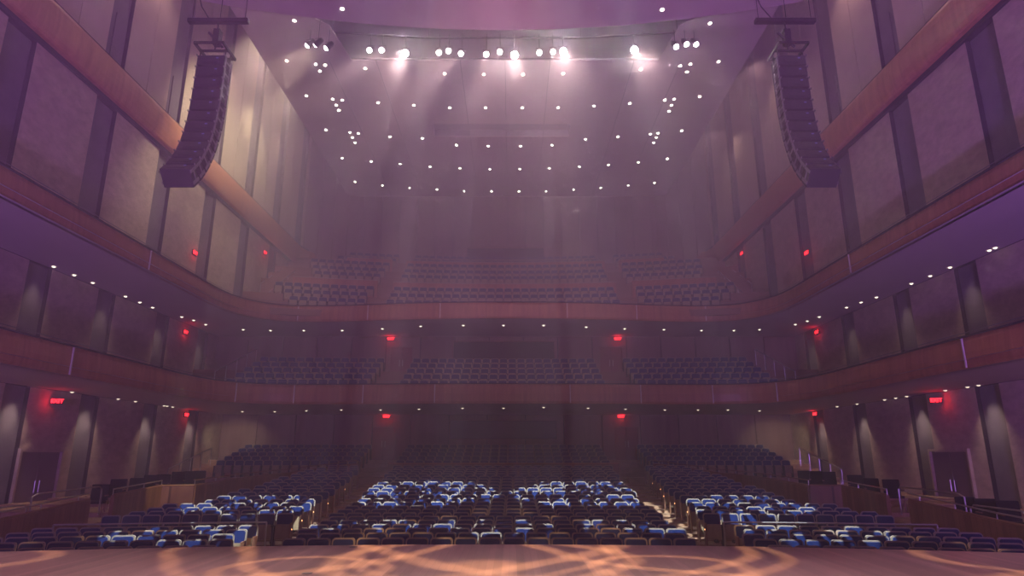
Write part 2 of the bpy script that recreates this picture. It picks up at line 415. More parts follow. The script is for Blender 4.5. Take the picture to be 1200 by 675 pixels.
# ------------------------------------------------------------------ orchestra floor and rows
def lerp(t, tab):
    for (a, va), (b_, vb) in zip(tab, tab[1:]):
        if t <= b_: return va + (vb - va) * (t - a) / (b_ - a)
    return tab[-1][1]
TOPS = [(-1, -.27), (0, -.26), (3, -.24), (6, -.175), (8, -.10), (10, .02), (14, .34), (17, .62), (22, 1.04)]
RY = lambda k: 15.1 + .95 * k
fz = lambda k: lerp(k, TOPS) - .93
Rr = 60
fl = [band(-14.6, 14.6, 12.6, RY(-1) + .45, -1.7, fz(-1))]
for k in range(0, 23): fl.append(band(-12.4 if k < 9 else -11.2, 12.4 if k < 9 else 11.2, RY(k) - .5, RY(k) + .45, -1.7, fz(k)))
fl.append(band(-11.2, 11.2, RY(22) + .45, 37.25, -1.7, fz(22)))
flo = obj('floor', merge(fl), M['floor']); tag(flo, kind='structure')
INNER = [(12, 4.55), (15, 4.65), (22, 5.2), (31, 5.55), (43, 6.4)]
SIDEI = [(12, 5.3), (15, 5.6), (18, 6.1), (20.8, 6.15), (22, 6.3), (31, 6.9), (43, 8.4)]
for k in range(0, 23):
    Y = RY(k); xi = lerp(Y, INNER); row(Y, fz(k), -xi - .12, xi - .12, 'centre', k)
for k in list(range(-1, 4)) + list(range(6, 23)):
    Y = RY(k); xi = lerp(Y, SIDEI)
    xo = 11.55 if k < 8 else (11.4 if k < 10 else lerp(Y, [(24, 10.6), (33, 10.2), (37, 9.3)]))
    if k < 4: xo = 11.6
    for s, nm in ((-1, 'left'), (1, 'right')):
        a, b_ = (-xo, -xi) if s < 0 else (xi - .15, xo)
        row(Y, fz(k), a, b_, nm, k)
# rear terrace of the orchestra level
rt = [band(-XL + .2, XL - .2, 37.4, 38.0, -1.6, .38, 600)]
RT = []
for k in range(5):
    Y = 38.3 + .95 * k; z = .38 + .235 * k; RT.append((Y, z))
    rt.append(band(-XL + .2, XL - .2, Y - .3 if k else 38.0, Y + .65 if k < 4 else YB1 - .15, -1.6, z, 600))
    row(Y + .1, z, -6.4, 6.1, 'rear', k, 600); row(Y + .1, z, -16.6 + .3 * k * 0, -8.45, 'rearl', k, 600); row(Y + .1, z, 8.15, 16.4, 'rearr', k, 600)
tag(obj('floor_rear', merge(rt), M['floor']), kind='structure')
# aisle stairs up to the terrace
for s in (-1, 1):
    st = MB()
    for q in range(3):
        st.box(s * 7.3 - .62, s * 7.3 + .62, 36.2 + .3 * q, 37.2, fz(22) + .003 if q == 0 else .1, .12 + .09 * (q + 1))
    tag(obj('aisle_steps', st, M['floor']), 'short wooden stairs climbing from the %s aisle to the rear seats' % ('left' if s < 0 else 'right'), 'steps')

# ------------------------------------------------------------------ upper levels: tiers
L2 = [(35.3 + 1.1 * k, 5.55 + .46 * k - .93) for k in range(5)]
t2 = []
for k, (Y, z) in enumerate(L2):
    t2.append(band(-XL + .3, XL - .3, Y - .55, Y + .55 if k < 4 else YB2 - .2, Z2B + .31, z, 140))
    row(Y + .15, z, -15.2, -7.2, 'mid', k, 140); row(Y + .15, z, -5.9, 5.6, 'mid', k, 140); row(Y + .15, z, 6.9, 14.9, 'mid', k, 140)
obj('tier', merge(t2), M['brown'], bal2)
L3 = [(37.6, 9.62), (38.7, 10.3), (39.8, 10.98), (42.3, 12.5), (43.4, 13.2), (44.5, 13.95), (46.9, 15.0), (48.0, 15.65)]
t3 = []
XT = XW - .35
for k, (Y, z) in enumerate(L3):
    t3.append(band(-XT, XT, Y - .6, Y + .6 if k != 7 else YB3 + .6, Z3B + .31, z, 60 if k < 8 else 60))
    ex = (12.6, 13.4, 14.2, 12.9, 13.3, 13.7, 12.6, 12.0)[k]
    for a, b_ in ((-ex, -8.2), (-7.2, 6.9), (7.9, ex)): row(Y + .1, z, a, b_, 'top', k, 60)
t3.append(band(-XT, XT, 40.3, 41.75, Z3B + .31, 11.2, 60)); t3.append(band(-XT, XT, 45.05, 46.35, Z3B + .31, 14.1, 60))
T3 = obj('tier', merge(t3), M['brown'], bal3)
def parapet(x0, x1, Y, z0, z1, R, parent, nm='parapet'):
    p = obj(nm, band(x0, x1, Y, Y + .1, z0, z1, R), M['fascia'], parent)
    obj('cap', band(x0, x1, Y - .03, Y + .13, z1, z1 + .05, R), M['trim'], p)
parapet(-13.6, -8.4, 41.4, 11.0, 12.62, 60, bal3); parapet(-7.4, 7.2, 41.4, 11.0, 12.55, 60, bal3); parapet(8.2, 13.4, 41.4, 11.0, 12.62, 60, bal3)
parapet(-11.6, -8.4, 46.1, 14.0, 15.5, 60, bal3); parapet(-7.4, 7.2, 46.1, 14.0, 15.45, 60, bal3); parapet(8.2, 11.4, 46.1, 14.0, 15.5, 60, bal3)
# stair rails beside the side walls of both balconies
def stair_rail(pts, h, label, parent=None):
    if parent is None: t = thing('handrail', label, 'handrail', pts[0])
    else:
        t = bpy.data.objects.new('stair_handrail', None); C.objects.link(t); t.parent = parent; t.location = pts[0]
    o = Vector(pts[0])
    up = Vector((0, 0, h)); P = [Vector(p) - o for p in pts]
    obj('rail', MB().tube([p + up for p in P], .03, 6), M['chrome'], t)
    n = 5
    for k in range(n):
        q = k / (n - 1) * (len(P) - 1); i = min(int(q), len(P) - 2); p = P[i].lerp(P[i + 1], q - i)
        obj('post', MB().tube([p + Vector((0, 0, .02)), p + up], .022, 6), M['chrome'], t)
    return t
for s, nm in ((-1, 'left'), (1, 'right')):
    stair_rail([(s * 14.3, 37.6, 9.9), (s * 14.0, 41.2, 12.4)], 1.0, 'metal stair handrail beside the %s seats of the upper balcony, nearer the balcony front' % nm, bal3)
    stair_rail([(s * 15.35, 39.2, 11.0), (s * 15.2, 43.0, 13.3)], 1.0, 'metal stair handrail against the %s wall above the upper balcony' % nm, bal3)
    stair_rail([(s * 15.6, 34.9, 4.95), (s * 15.3, 39.5, 6.9)], 1.0, 'metal stair handrail at the %s end of the middle balcony seats' % nm, bal2)
    stair_rail([(s * 17.0, 34.0, -.1), (s * 16.7, 38.0, 1.0)], 1.0, 'metal stair handrail by the %s wall under the lower balcony' % nm)

# ------------------------------------------------------------------ parterre (raised side boxes) walls
def par_top(Y): return lerp(Y, [(8, -.35), (12, -.25), (16.6, .0), (19.9, .26), (24, .49), (28.5, .63), (33, .72), (36.5, .93), (37.4, 1.12)])
for s, nm in ((-1, 'left'), (1, 'right')):
    pw = thing('parterre_wall', 'low curved wood-clad wall along the %s side of the orchestra seats' % nm, 'low wall', kind='structure')
    Xp = 12.05
    seg1 = [(s * Xp, 9 + k * .5) for k in range(23)]                       # up to the opening at 20.1
    seg2 = [(s * Xp, 21.15 + k * .57) for k in range(6)]
    seg3 = [(s * Xp, 24.0), (s * 10.95, 24.15)]
    seg4 = [(s * q[0], q[1]) for q in smooth_path([(10.95, 24.15), (10.95, 27), (10.85, 30), (10.5, 33), (9.9, 35.5), (9.0, 36.9), (8.2, 37.3)], 5)]
    for seg in (seg1, seg2 + seg3[:1], seg3, seg4):
        m = MB(); vs = []
        P = [Vector((p[0], p[1], 0)) for p in seg]
        for i, p in enumerate(P):
            d = (P[min(i + 1, len(P) - 1)] - P[max(i - 1, 0)]).normalized(); nr = Vector((d.y, -d.x, 0)) * .06
            z = par_top(p.y)
            for o_, zz in ((nr, -1.7), (nr, z), (-nr, z), (-nr, -1.7)): vs.append(p + o_ + Vector((0, 0, zz)))
        n = len(P); fs = []
        for i in range(n - 1):
            for q in range(4): fs.append((4 * i + q, 4 * i + 4 + q, 4 * i + 4 + (q + 1) % 4, 4 * i + (q + 1) % 4))
        fs += [(0, 1, 2, 3), (4 * n - 1, 4 * n - 2, 4 * n - 3, 4 * n - 4)]
        obj('wood_panel', m.add(vs, fs), M['parwood'], pw)
        cp = MB().tube([p + Vector((0, 0, par_top(p.y) + .02)) for p in P], .045, 6)
        obj('cap', cp, M['brown'], pw)
        if seg is not seg3:
            rl = MB().tube([p + Vector((0, 0, par_top(p.y) + .2)) for p in P], .022, 6)
            r = obj('rail', rl, M['chrome'] if seg is not seg4 else M['brown'], pw)
            for i in range(0, n, 3): obj('post', MB().tube([P[i] + Vector((0, 0, par_top(P[i].y) + .02)), P[i] + Vector((0, 0, par_top(P[i].y) + .2))], .014, 6), M['chrome'], pw)
    # raised side floor
    fm = MB(); ysr = [8, 12, 16, 20, 22.5, 25, 27.5, 30, 32.5, 35, 37.4]
    for a, b_ in zip(ysr, ysr[1:]):
        z = par_top((a + b_) / 2) - .75; xin = Xp + .07 if b_ <= 24 else 11.1
        if b_ > 24 and a < 24: fm.box(min(s * (Xp + .07), s * (XL - .2)), max(s * (Xp + .07), s * (XL - .2)), a, b_, -1.6, z)
        else: fm.box(min(s * xin, s * (XL - .2)), max(s * xin, s * (XL - .2)), a, b_, -1.6, z)
    tag(obj('floor_%s' % nm, fm, M['floor']), kind='structure')
    # opening steps and door-side rails
    g = MB()
    for q in range(3): g.box(min(s * (Xp - .45 + .18 * q), s * (Xp + .06)), max(s * (Xp - .45 + .18 * q), s * (Xp + .06)), 20.1, 21.1, fz(6) + .003, fz(6) + .18 * (q + 1))
    tag(obj('box_steps', g, M['trim']), 'small pale steps through the gap in the %s side wall' % nm, 'steps')
    o = thing('grab_rail', 'bent steel rail guarding the steps on the %s side' % nm, 'handrail', (s * (Xp + .35), 20.0, par_top(20) - .75))
    obj('rail', MB().tube([(0, -1.9, .02), (0, -1.9, .95), (0, -1.7, 1.02), (0, 1.0, 1.1), (0, 1.12, 1.02), (0, 1.14, .25)], .025, 6), M['chrome'], o)
    o = thing('grab_rail', 'short steel rail in front of the %s side doors' % nm, 'handrail', (s * (Xp + .9), 17.6, par_top(17.6) - .75))
    obj('rail', MB().tube([(0, -.9, .02), (0, -.9, .8), (0, -.7, .88), (0, 1.0, .9), (0, 1.15, .8), (0, 1.15, .02)], .025, 6), M['chrome'], o)
    # rail over the cross aisle of the side block
    a, b_ = (-11.3, -6.15) if s < 0 else (6.0, 11.2)
    o = thing('aisle_rail', 'long steel rail behind the front seats of the %s block' % nm, 'handrail', (0, 0, 0))
    Yr = RY(3) + .62; P = []
    for k in range(9):
        x = a + (b_ - a) * k / 8; P.append(Vector((x, arc_y(x, Yr), fz(3) + .99)))
    obj('rail', MB().tube(P, .026, 6), M['chrome'], o)
    for k in (0, 4, 8): obj('post', MB().tube([Vector((P[k].x, P[k].y, fz(4) + .012)), P[k]], .022, 6), M['chrome'], o)
# centre parapet of the rear terrace
pw = thing('terrace_parapet', 'straight wood parapet between the centre block and the rear seats', 'low wall', kind='structure')
obj('wood_panel', MB().box(-6.5, 6.3, 37.3, 37.4, -.3, 1.13), M['parwood'], pw)
obj('cap', MB().box(-6.5, 6.3, 37.26, 37.44, 1.13, 1.18), M['ledge'], pw)

# ------------------------------------------------------------------ theatre seats
def rrect(w, z0, z1, r, top_only=True, n=4):          # outline in x,z
    pts = [(-w / 2, z0), (w / 2, z0)]
    for k in range(n + 1): a = PI / 2 * k / n; pts.append((w / 2 - r + r * math.cos(a), z1 - r + r * math.sin(a)))
    for k in range(n + 1): a = PI / 2 + PI / 2 * k / n; pts.append((-w / 2 + r + r * math.cos(a), z1 - r + r * math.sin(a)))
    return pts
def slab(pts, y0, y1, rec=0.0, zp=.3):                # outline extruded in y, leaning back by rec per metre
    n = len(pts)
    vs = [(x, y0 + (z - zp) * rec, z) for x, z in pts] + [(x, y1 + (z - zp) * rec, z) for x, z in pts]
    return MB().add(vs, [tuple(range(n)), tuple(range(n, 2 * n))[::-1]] + [(i, (i + 1) % n, n + (i + 1) % n, n + i) for i in range(n)])
REC = .16
me_back = slab(rrect(.435, .40, .925, .05), .09, .15, REC).mesh('backrest', M['fabric'], .012)
me_frame = slab(rrect(.505, .34, .955, .07), .135, .175, REC).mesh('back_shell', M['trim'])
me_seat = slab(rrect(.44, .24, .66, .06), -.04, .0, .1).mesh('seat_underside', M['under'], .008)
me_cush = slab(rrect(.42, .26, .64, .05), .003, .07, .1).mesh('seat_cushion', M['fabric'])
def stand():
    m = MB(); m.box(-.018, .018, -.02, .14, .03, .60); m.box(-.018, .018, -.10, .16, .002, .04); return m
me_stand = stand().mesh('stand', M['black'])
me_arm = MB().box(-.022, .022, -.16, .13, .602, .64).mesh('armrest', M['black'], .008)
me_end = MB().box(-.018, .018, -.14, .20, .03, .70).mesh('end_panel', M['brown'])
me_al = MB().box(-.012, .012, -.02, .02, .5, .53).mesh('aisle_light', M['aisle'])
NAMES = {'centre': 'centre block', 'left': 'left block', 'right': 'right block'}
def make_seat(rim=True, end=0, light=False, lab='', grp=''):
    t = thing('theatre_seat', lab, 'seat', group=grp)
    sh = obj('back_shell', me_frame, None, t); obj('backrest', me_back, None, t)
    if rim:
        s = obj('seat', me_seat, None, t); obj('cushion', me_cush, None, s)
        for x in (-.238, .238):
            e = (x < 0 and end < 0) or (x > 0 and end > 0)
            l = obj('end_panel' if e else 'stand', me_end if e else me_stand, None, t); l.location.x = x
            if e:
                if light:
                    q = obj('aisle_light', me_al, None, l); q.location.x = math.copysign(.014, x)
            else:
                r = obj('armrest', me_arm, None, l)
    return t
PROTO = {}
def depth(s): return math.hypot(s[0] - CAMX, s[1])
vis = [s for s in SEATS if s[4] in NAMES]
vis.sort(key=depth)
near = vis[:300]; nearset = set(id(s) for s in near)
# seats of the rows behind the cross aisle show whole: keep them among the individuals
rest = [s for s in SEATS if id(s) not in nearset]
def seat_key(s):
    end = 0; light = False
    if s[4] == 'centre': end = -1 if s[6] == 0 else (1 if s[6] == s[7] - 1 else 0)
    if s[4] == 'left' and s[6] == s[7] - 1: end = 1; light = s[5] % 2 == 0
    if s[4] == 'right' and s[6] == 0: end = -1; light = s[5] % 2 == 0
    return end, light
ROWS = {b: sorted({s[5] for s in SEATS if s[4] == b}) for b in NAMES}
for s in near:
    key = seat_key(s)
    x, y, z, rz, blk, k, i, n = s
    rn = ORD[ROWS[blk].index(k) + 1]
    lab = 'blue theatre seat, %s row of the %s, %s from its left end' % (rn, NAMES[blk], ORD[i + 1])
    grp = 'theatre seats of the ' + NAMES[blk]
    if key not in PROTO:
        o = make_seat(True, key[0], key[1], lab, grp); reg(o); PROTO[key] = o
    else:
        o = copy_tree(PROTO[key]); o['label'] = lab; o['group'] = grp
    o.location = (x, y, z + .003); o.rotation_euler = (0, 0, rz)
# the remaining seats: one object
verts = []; faces = []; midx = []
mats = [M['fabric'], M['trim'], M['under'], M['black'], M['brown'], M['aisle']]
def src(mb, mi, skipf=None): return (mb.v, mb.f, mi)
parts_far = [src(slab(rrect(.435, .40, .925, .05, n=1), .09, .15, REC), 0), src(slab(rrect(.505, .34, .955, .07, n=1), .135, .175, REC), 1),
             src(slab(rrect(.44, .24, .66, .06, n=1), -.04, .05, .1), 2), src(MB().box(-.25, -.22, -.14, .16, .002, .63), 3), src(MB().box(.22, .25, -.14, .16, .002, .63), 3)]
for s in rest:
    x, y, z, rz, blk, k, i, n = s; c_, s_ = math.cos(rz), math.sin(rz)
    end, light = seat_key(s)
    pf = list(parts_far)
    if end < 0: pf[3] = src(MB().box(-.256, -.22, -.14, .20, .002, .70), 4)
    if end > 0: pf[4] = src(MB().box(.22, .256, -.14, .20, .002, .70), 4)
    if (light and k < 19): pf.append(src(MB().box(end * .262 - .006, end * .262 + .006, -.02, .02, .5, .54), 5))
    for v, f, mi in pf:
        b0 = len(verts)
        verts += [(x + c_ * a - s_ * b_, y + s_ * a + c_ * b_, z + .003 + c2) for a, b_, c2 in v]
        faces += [tuple(b0 + q for q in ff) for ff in f]; midx += [mi] * len(f)
me = bpy.data.meshes.new('far_theatre_seating'); me.from_pydata(verts, [], faces)
for m in mats: me.materials.append(m)
me.polygons.foreach_set('material_index', midx); me.update()
bm = bmesh.new(); bm.from_mesh(me); bmesh.ops.recalc_face_normals(bm, faces=bm.faces); bm.to_mesh(me); bm.free()
tag(obj('far_theatre_seating', me, None), 'the more distant dark blue theatre seats at the rear and on both balconies', 'seats', 'more distant theatre seats', 'stuff')

# ------------------------------------------------------------------ box chairs along the sides
def make_chair(lab, grp):
    t = thing('box_chair', lab, 'chair', group=grp)
    obj('backrest', slab(rrect(.52, .50, 1.02, .03), .20, .26, .12).mesh('backrest', M['darkfab'], .01), None, t)
    obj('seat', MB().box(-.25, .25, -.24, .22, .42, .50), M['darkfab'], t, .015)
    for x in (-1, 1):
        for y in (-1, 1): obj('leg', MB().box(x * .235 - .016, x * .235 + .016, y * .2 - .016, y * .2 + .016, .002, .42), M['brown'], t)
        obj('armrest', MB().box(x * .27 - .02, x * .27 + .02, -.2, .22, .66, .69), M['brown'], t)
    return t
chair0 = None
def chairs(s, pxs, nm):
    global chair0
    for i, px in enumerate(pxs):
        X = s * 13.35; a, _ = ray(px, 560); Y = (X - CAMX) / a; z = None
        for a_, b_ in zip([8, 12, 16, 20, 22.5, 25, 27.5, 30, 32.5, 35], [12, 16, 20, 22.5, 25, 27.5, 30, 32.5, 35, 37.4]):
            if a_ <= Y < b_: z = par_top((a_ + b_) / 2) - .75
            elif abs(Y - a_) < .3: pass
        lab = 'dark box chair behind the %s side wall, %s in line from the stage' % (nm, ORD[i + 1]); grp = 'chairs in the %s side boxes' % nm
        if chair0 is None: chair0 = make_chair(lab, grp); reg(chair0); o = chair0
        else: o = copy_tree(chair0); o['label'] = lab; o['group'] = grp
        o.location = (X, Y, z + .003); o.rotation_euler = (0, 0, -s * .3)
chairs(-1, [117, 137.5, 159.5, 175.5, 190, 207.5, 220, 232], 'left')
chairs(1, [1180, 1154, 1131, 1045.5, 1022, 1003.5, 973, 957.5, 943.5], 'right')

# ------------------------------------------------------------------ stage
pts = [(-15.5, -4)] + [(-15.5 + 31 * k / 60, 12.26 - (36 - math.sqrt(36 ** 2 - (-15.5 + 31 * k / 60) ** 2))) for k in range(61)] + [(15.5, -4)]
sg = obj('floor_stage', MB().prism(pts, -.06, 0), M['stage']); tag(sg, 'pale wooden stage floor crossed by warm patterned light', None, kind='structure')
pts2 = [(x * .995, y - .12 if y > 0 else y) for x, y in pts]
obj('stage_front', MB().prism(pts2, -1.7, -.061), M['brown'], sg)
for i, (px, py) in enumerate([(360, 672), (414, 641)]):
    p = at_z(px, py, 0); t = thing('floor_socket', 'small round metal socket lid set in the stage floor, %s' % ('near the front of the picture' if i == 0 else 'close to the stage edge'), 'floor socket', p)
    obj('lid', MB().lathe([(.07, .001), (.07, .006), (.03, .008)], 16), M['grille'], t)

# ------------------------------------------------------------------ exit signs
EXM = []
def exit_sign(p, rz, label, w=.4, h=.22):
    t = thing('exit_sign', label, 'exit sign', p, rz, group='red exit signs')
    obj('housing', MB().box(-w / 2, w / 2, 0, .06, -h / 2, h / 2), M['black'], t, .008)
    if not EXM:
        cu = bpy.data.curves.new('exit_letters', 'FONT'); cu.body = 'EXIT'; cu.size = .2; cu.align_x = 'CENTER'; cu.align_y = 'CENTER'; cu.extrude = .004; cu.offset = .010
        cu.space_character = 1.05
        tmp = bpy.data.objects.new('tmp', cu); C.objects.link(tmp); bpy.context.view_layer.update()
        me = bpy.data.meshes.new_from_object(tmp.evaluated_get(bpy.context.evaluated_depsgraph_get())); me.name = 'letters'
        me.materials.clear(); me.materials.append(M['exit']); bpy.data.objects.remove(tmp); EXM.append(me)
    lo = obj('letters', EXM[0], None, t); lo.location = (0, -.006, 0); lo.rotation_euler = (PI / 2, 0, 0)
    l = bpy.data.lights.new('exit_glow', 'POINT'); l.energy = 5; l.color = (1, .02, .03); l.shadow_soft_size = .02
    ll = bpy.data.objects.new('exit_glow', l); C.objects.link(ll); ll.parent = t; ll.location = (0, -.16, -.05)
    return t
for px, py, Y, lab in ((453, 488, YB1 - .25, 'red exit sign over the left rear door at orchestra level'), (728, 488, YB1 - .25, 'red exit sign over the right rear door at orchestra level'),
                       (458, 397, YB2 - .25, 'red exit sign over the left rear door of the lower balcony'), (724, 397, YB2 - .25, 'red exit sign over the right rear door of the lower balcony')):
    exit_sign(at_y(px, py, Y), 0, lab)
for px, py, X, lab in ((67, 470, -XL + .45, 'red exit sign above the double doors in the left side wall'), (219, 485, -XL + .45, 'red exit sign far along the left wall at orchestra level'),
                       (218, 388, -XL + .45, 'red exit sign on the left wall between the two balconies'), (229, 295, -XW + .45, 'red exit sign on the left wall above the upper balcony, nearer the stage'),
                       (311, 295, -XW + .45, 'red exit sign on the left wall above the upper balcony, nearer the rear'),
                       (1097, 469, XL - .45, 'red exit sign above the double doors in the right side wall'), (955, 484, XL - .45, 'red exit sign far along the right wall at orchestra level'),
                       (957, 388, XL - .45, 'red exit sign on the right wall between the two balconies'), (945, 295, XW - .45, 'red exit sign on the right wall above the upper balcony, nearer the stage'),
                       (869, 296, XW - .45, 'red exit sign on the right wall above the upper balcony, nearer the rear')):
    s = -1 if X < 0 else 1
    if px in (67, 1097): exit_sign(at_x(px, py, X), -s * math.radians(25), lab, .42, .24)
    else: exit_sign(at_x(px, py, X + s * .22) - Vector((0, 0, .06)), s * PI / 2 * -1, lab, .46, .26)

# ------------------------------------------------------------------ downlights
me_ring = MB().lathe([(.10, -.02), (.10, -.002), (.13, -.002), (.135, -.02), (.10, -.02)], 14, caps=False).mesh('ring', M['white'])
me_disc = MB().lathe([(.03, -.05), (.06, -.044), (.07, -.028), (.073, -.01)], 12).mesh('lamp', M['lamp'])
me_disc2 = MB().lathe([(.025, -.055), (.05, -.045), (.064, -.03), (.068, -.01)], 12).mesh('lamp', M['lamp2'])
me_disc3 = me_disc2.copy(); me_disc3.materials.clear(); me_disc3.materials.append(M['lamp3'])
me_ring2 = MB().lathe([(.11, -.015), (.11, -.003), (.14, -.003), (.145, -.015), (.11, -.015)], 12, caps=False).mesh('ring', M['white'])
DL = {}
def downlight(p, lab, grp, kind=0):
    if kind not in DL:
        t = thing('downlight', lab, 'downlight', group=grp)
        obj('ring', me_ring if kind == 0 else me_ring2, None, t); obj('lamp', (me_disc, me_disc2, me_disc3)[kind], None, t); reg(t); DL[kind] = t
    else: t = copy_tree(DL[kind]); t['label'] = lab; t['group'] = grp
    t.location = p
ROWD = [('foremost', [(336, 71), (428, 80), (521, 86), (567, 87), (613, 87), (660, 86), (751, 81), (842, 72)]),
        ('second', [(359, 112), (443, 120), (485, 123), (527, 126), (569, 126), (612, 126), (654, 126), (696, 124), (738, 121), (820, 113)]),
        ('third', [(382, 152), (457, 160), (495, 162), (535, 170), (572, 171), (610, 171), (647, 170), (686, 163), (724, 160), (799, 153)]),
        ('fourth', [(401, 185), (435, 189), (469, 192), (504, 195), (539, 197), (574, 198), (609, 198), (644, 197), (679, 195), (713, 193), (748, 190), (782, 186)]),
        ('rearmost', [(416, 213), (448, 217), (480, 220), (512, 222), (544, 224), (576, 224), (608, 224), (640, 224), (672, 222), (704, 220), (736, 217), (767, 214)])]
for nm, pl in ROWD:
    for i, (px, py) in enumerate(pl):
        downlight(at_z(px, py, ZCL - .001), 'small round ceiling light in the %s arc, %s from the left' % (nm, ORD[i + 1]), 'ceiling downlights in arcs')
CLU = [('left front', [(370, 75), (381, 76), (375, 83)]), ('left middle', [(390, 116), (401, 117), (394, 123), (397, 129)]), ('left rear', [(410, 155), (420, 156), (413, 161), (416, 167)]),
       ('right front', [(797, 77), (809, 75), (805, 84)]), ('right middle', [(779, 117), (790, 116), (787, 123), (784, 130)]), ('right rear', [(762, 157), (771, 156), (769, 161), (766, 167)])]
POSN = ['outer left', 'outer right', 'inner', 'rearmost']
for nm, pl in CLU:
    for i, (px, py) in enumerate(pl):
        downlight(at_z(px, py, ZCL - .001), 'round ceiling light of the %s cluster, the %s one' % (nm, POSN[i]), 'clustered ceiling downlights')
for px, py, nm in ((345, 24, 'left speaker'), (832, 27, 'right speaker')):
    downlight(at_z(px, py, ZCL - .001), 'single ceiling light beyond the canopy, nearest the %s array' % nm, 'ceiling downlights in arcs')
for px, py, nm in ((401, 10, 'left'), (776, 11, 'right')):
    downlight(at_z(px, py, ZCAN - .001), 'single light set in the %s half of the stage canopy' % nm, 'canopy downlights')
S3 = [(42, 312), (71, 322), (97, 331), (141, 347), (161, 354), (179, 360), (213, 371), (227, 375), (241, 380), (285, 386), (317, 387), (356, 387), (401, 387), (448, 385), (493, 382), (543, 381),
      (590, 381), (637, 381), (687, 383), (732, 385), (778, 386), (822, 387), (860, 387), (890, 386), (932, 380), (946, 376), (960, 371), (992, 360), (1009, 354), (1027, 348), (1068, 332), (1093, 323), (1119, 313), (1182, 290), (1198, 293)]
S2 = [(25, 459), (102, 467), (122, 470), (157, 475), (173, 475.5), (189, 476.5), (284, 482), (322, 482), (359, 481), (400, 480), (446, 480), (491, 479), (542, 478), (590, 478), (637, 477), (689, 478), (733, 479), (779, 480),
      (818, 480), (853, 480), (890, 481), (981, 476), (1009, 473), (1042, 468), (1060, 466), (1081, 464), (1131, 457), (1158, 453), (1193, 451)]
def side_of(i, n):
    return ('%s from the left end' % ORD[i + 1]) if i < n / 2 else ('%s from the right end' % ORD[n - i])
def cl(p, m): p.x = max(-m, min(m, p.x)); return p
for i, (px, py) in enumerate(S3): downlight(cl(at_z(px, py, Z3B - .001), 18.1), 'small lit downlight under the upper balcony, %s' % side_of(i, len(S3)), 'downlights under the upper balcony', 1)
for i, (px, py) in enumerate(S2): downlight(cl(at_z(px, py, Z2B - .001), 18.15), 'small lit downlight under the lower balcony, %s' % side_of(i, len(S2)), 'downlights under the lower balcony', 2)

# ------------------------------------------------------------------ lamps
def look(o, tgt):
    o.rotation_euler = (Vector(tgt) - o.location).to_track_quat('-Z', 'Y').to_euler()
def spot(name, loc, tgt, energy, col, deg, blend=.5, r=.05, parent=None):
    l = bpy.data.lights.new(name, 'SPOT'); l.energy = energy; l.color = col; l.spot_size = math.radians(deg); l.spot_blend = blend; l.shadow_soft_size = r
    o = bpy.data.objects.new(name, l); C.objects.link(o); o.location = loc; look(o, tgt)
    return o
WARM = (1, .80, .62)
# ------------------------------------------------------------------ stage spotlights on their pipe
pipe = thing('lighting_pipe', 'dark lighting pipe hung in the ceiling slot carrying the stage spotlights', 'lighting pipe', (0, 29.6, 0))
obj('pipe', MB().tube([(-12.2, -.5, 23.0), (-9, -.2, 22.95), (-4, 0, 22.75), (4, 0, 22.75), (9, -.2, 22.95), (12.2, -.5, 23.0)], .05, 8), M['black'], pipe)
for x in (-9, -4, 4, 9): obj('hanger', MB().tube([(x, -.2 if abs(x) > 5 else 0, 22.8), (x, -.2 if abs(x) > 5 else 0, ZTOP - .01)], .02, 6), M['black'], pipe)
SP = [(363, 51, 0), (373, 50, 0), (385, 54, 0), (434, 58, 0), (448, 58, 0), (475, 62, 1), (515, 61, 0), (526, 59, 0), (541, 62, 0), (570, 63, 0), (586, 60, 0), (603, 64, 1), (632, 61, 0), (648, 60, 0), (660, 60, 1), (743, 58, 1), (791, 53, 0), (803, 50, 0), (814, 50, 0)]
AIM = {0: (-15.9, 27.5, 14.5), 1: (-15.9, 31, 17.5), 2: (-15.9, 26.5, 12.5), 3: (-11, 10, 0), 4: (-9.5, 9, 0), 5: (-3.2, 5, 0), 6: (-6, 9, 0), 7: (-4, 9, 0), 8: (-7.5, 9.5, 0), 9: (-1.4, 8.5, 0), 10: (-2.5, 9, 0), 11: (0.2, 5, 0),
       12: (.8, 9, 0), 13: (1.6, 9, 0), 14: (2.2, 5, 0), 15: (4.5, 5, 0), 16: (11, 21, 9), 17: (12.5, 21, 8), 18: (13.5, 22, 9)}
me_can = MB().lathe([(.10, -.28), (.13, -.2), (.145, 0), (.15, .18), (.138, .18), (.13, .05)], 16).mesh('housing', M['black'])
me_lens = MB().lathe([(.125, .12), (.125, .18), (.10, .22), (.05, .245)], 16).mesh('lens', M['spotl'])
me_lensb = MB().lathe([(.17, .16), (.17, .17)], 16).mesh('lens', M['spotb'])
me_canb = MB().lathe([(.13, -.34), (.18, -.2), (.19, 0), (.20, .2), (.185, .2), (.175, .05)], 16).mesh('housing', M['black'])
SPN = 0
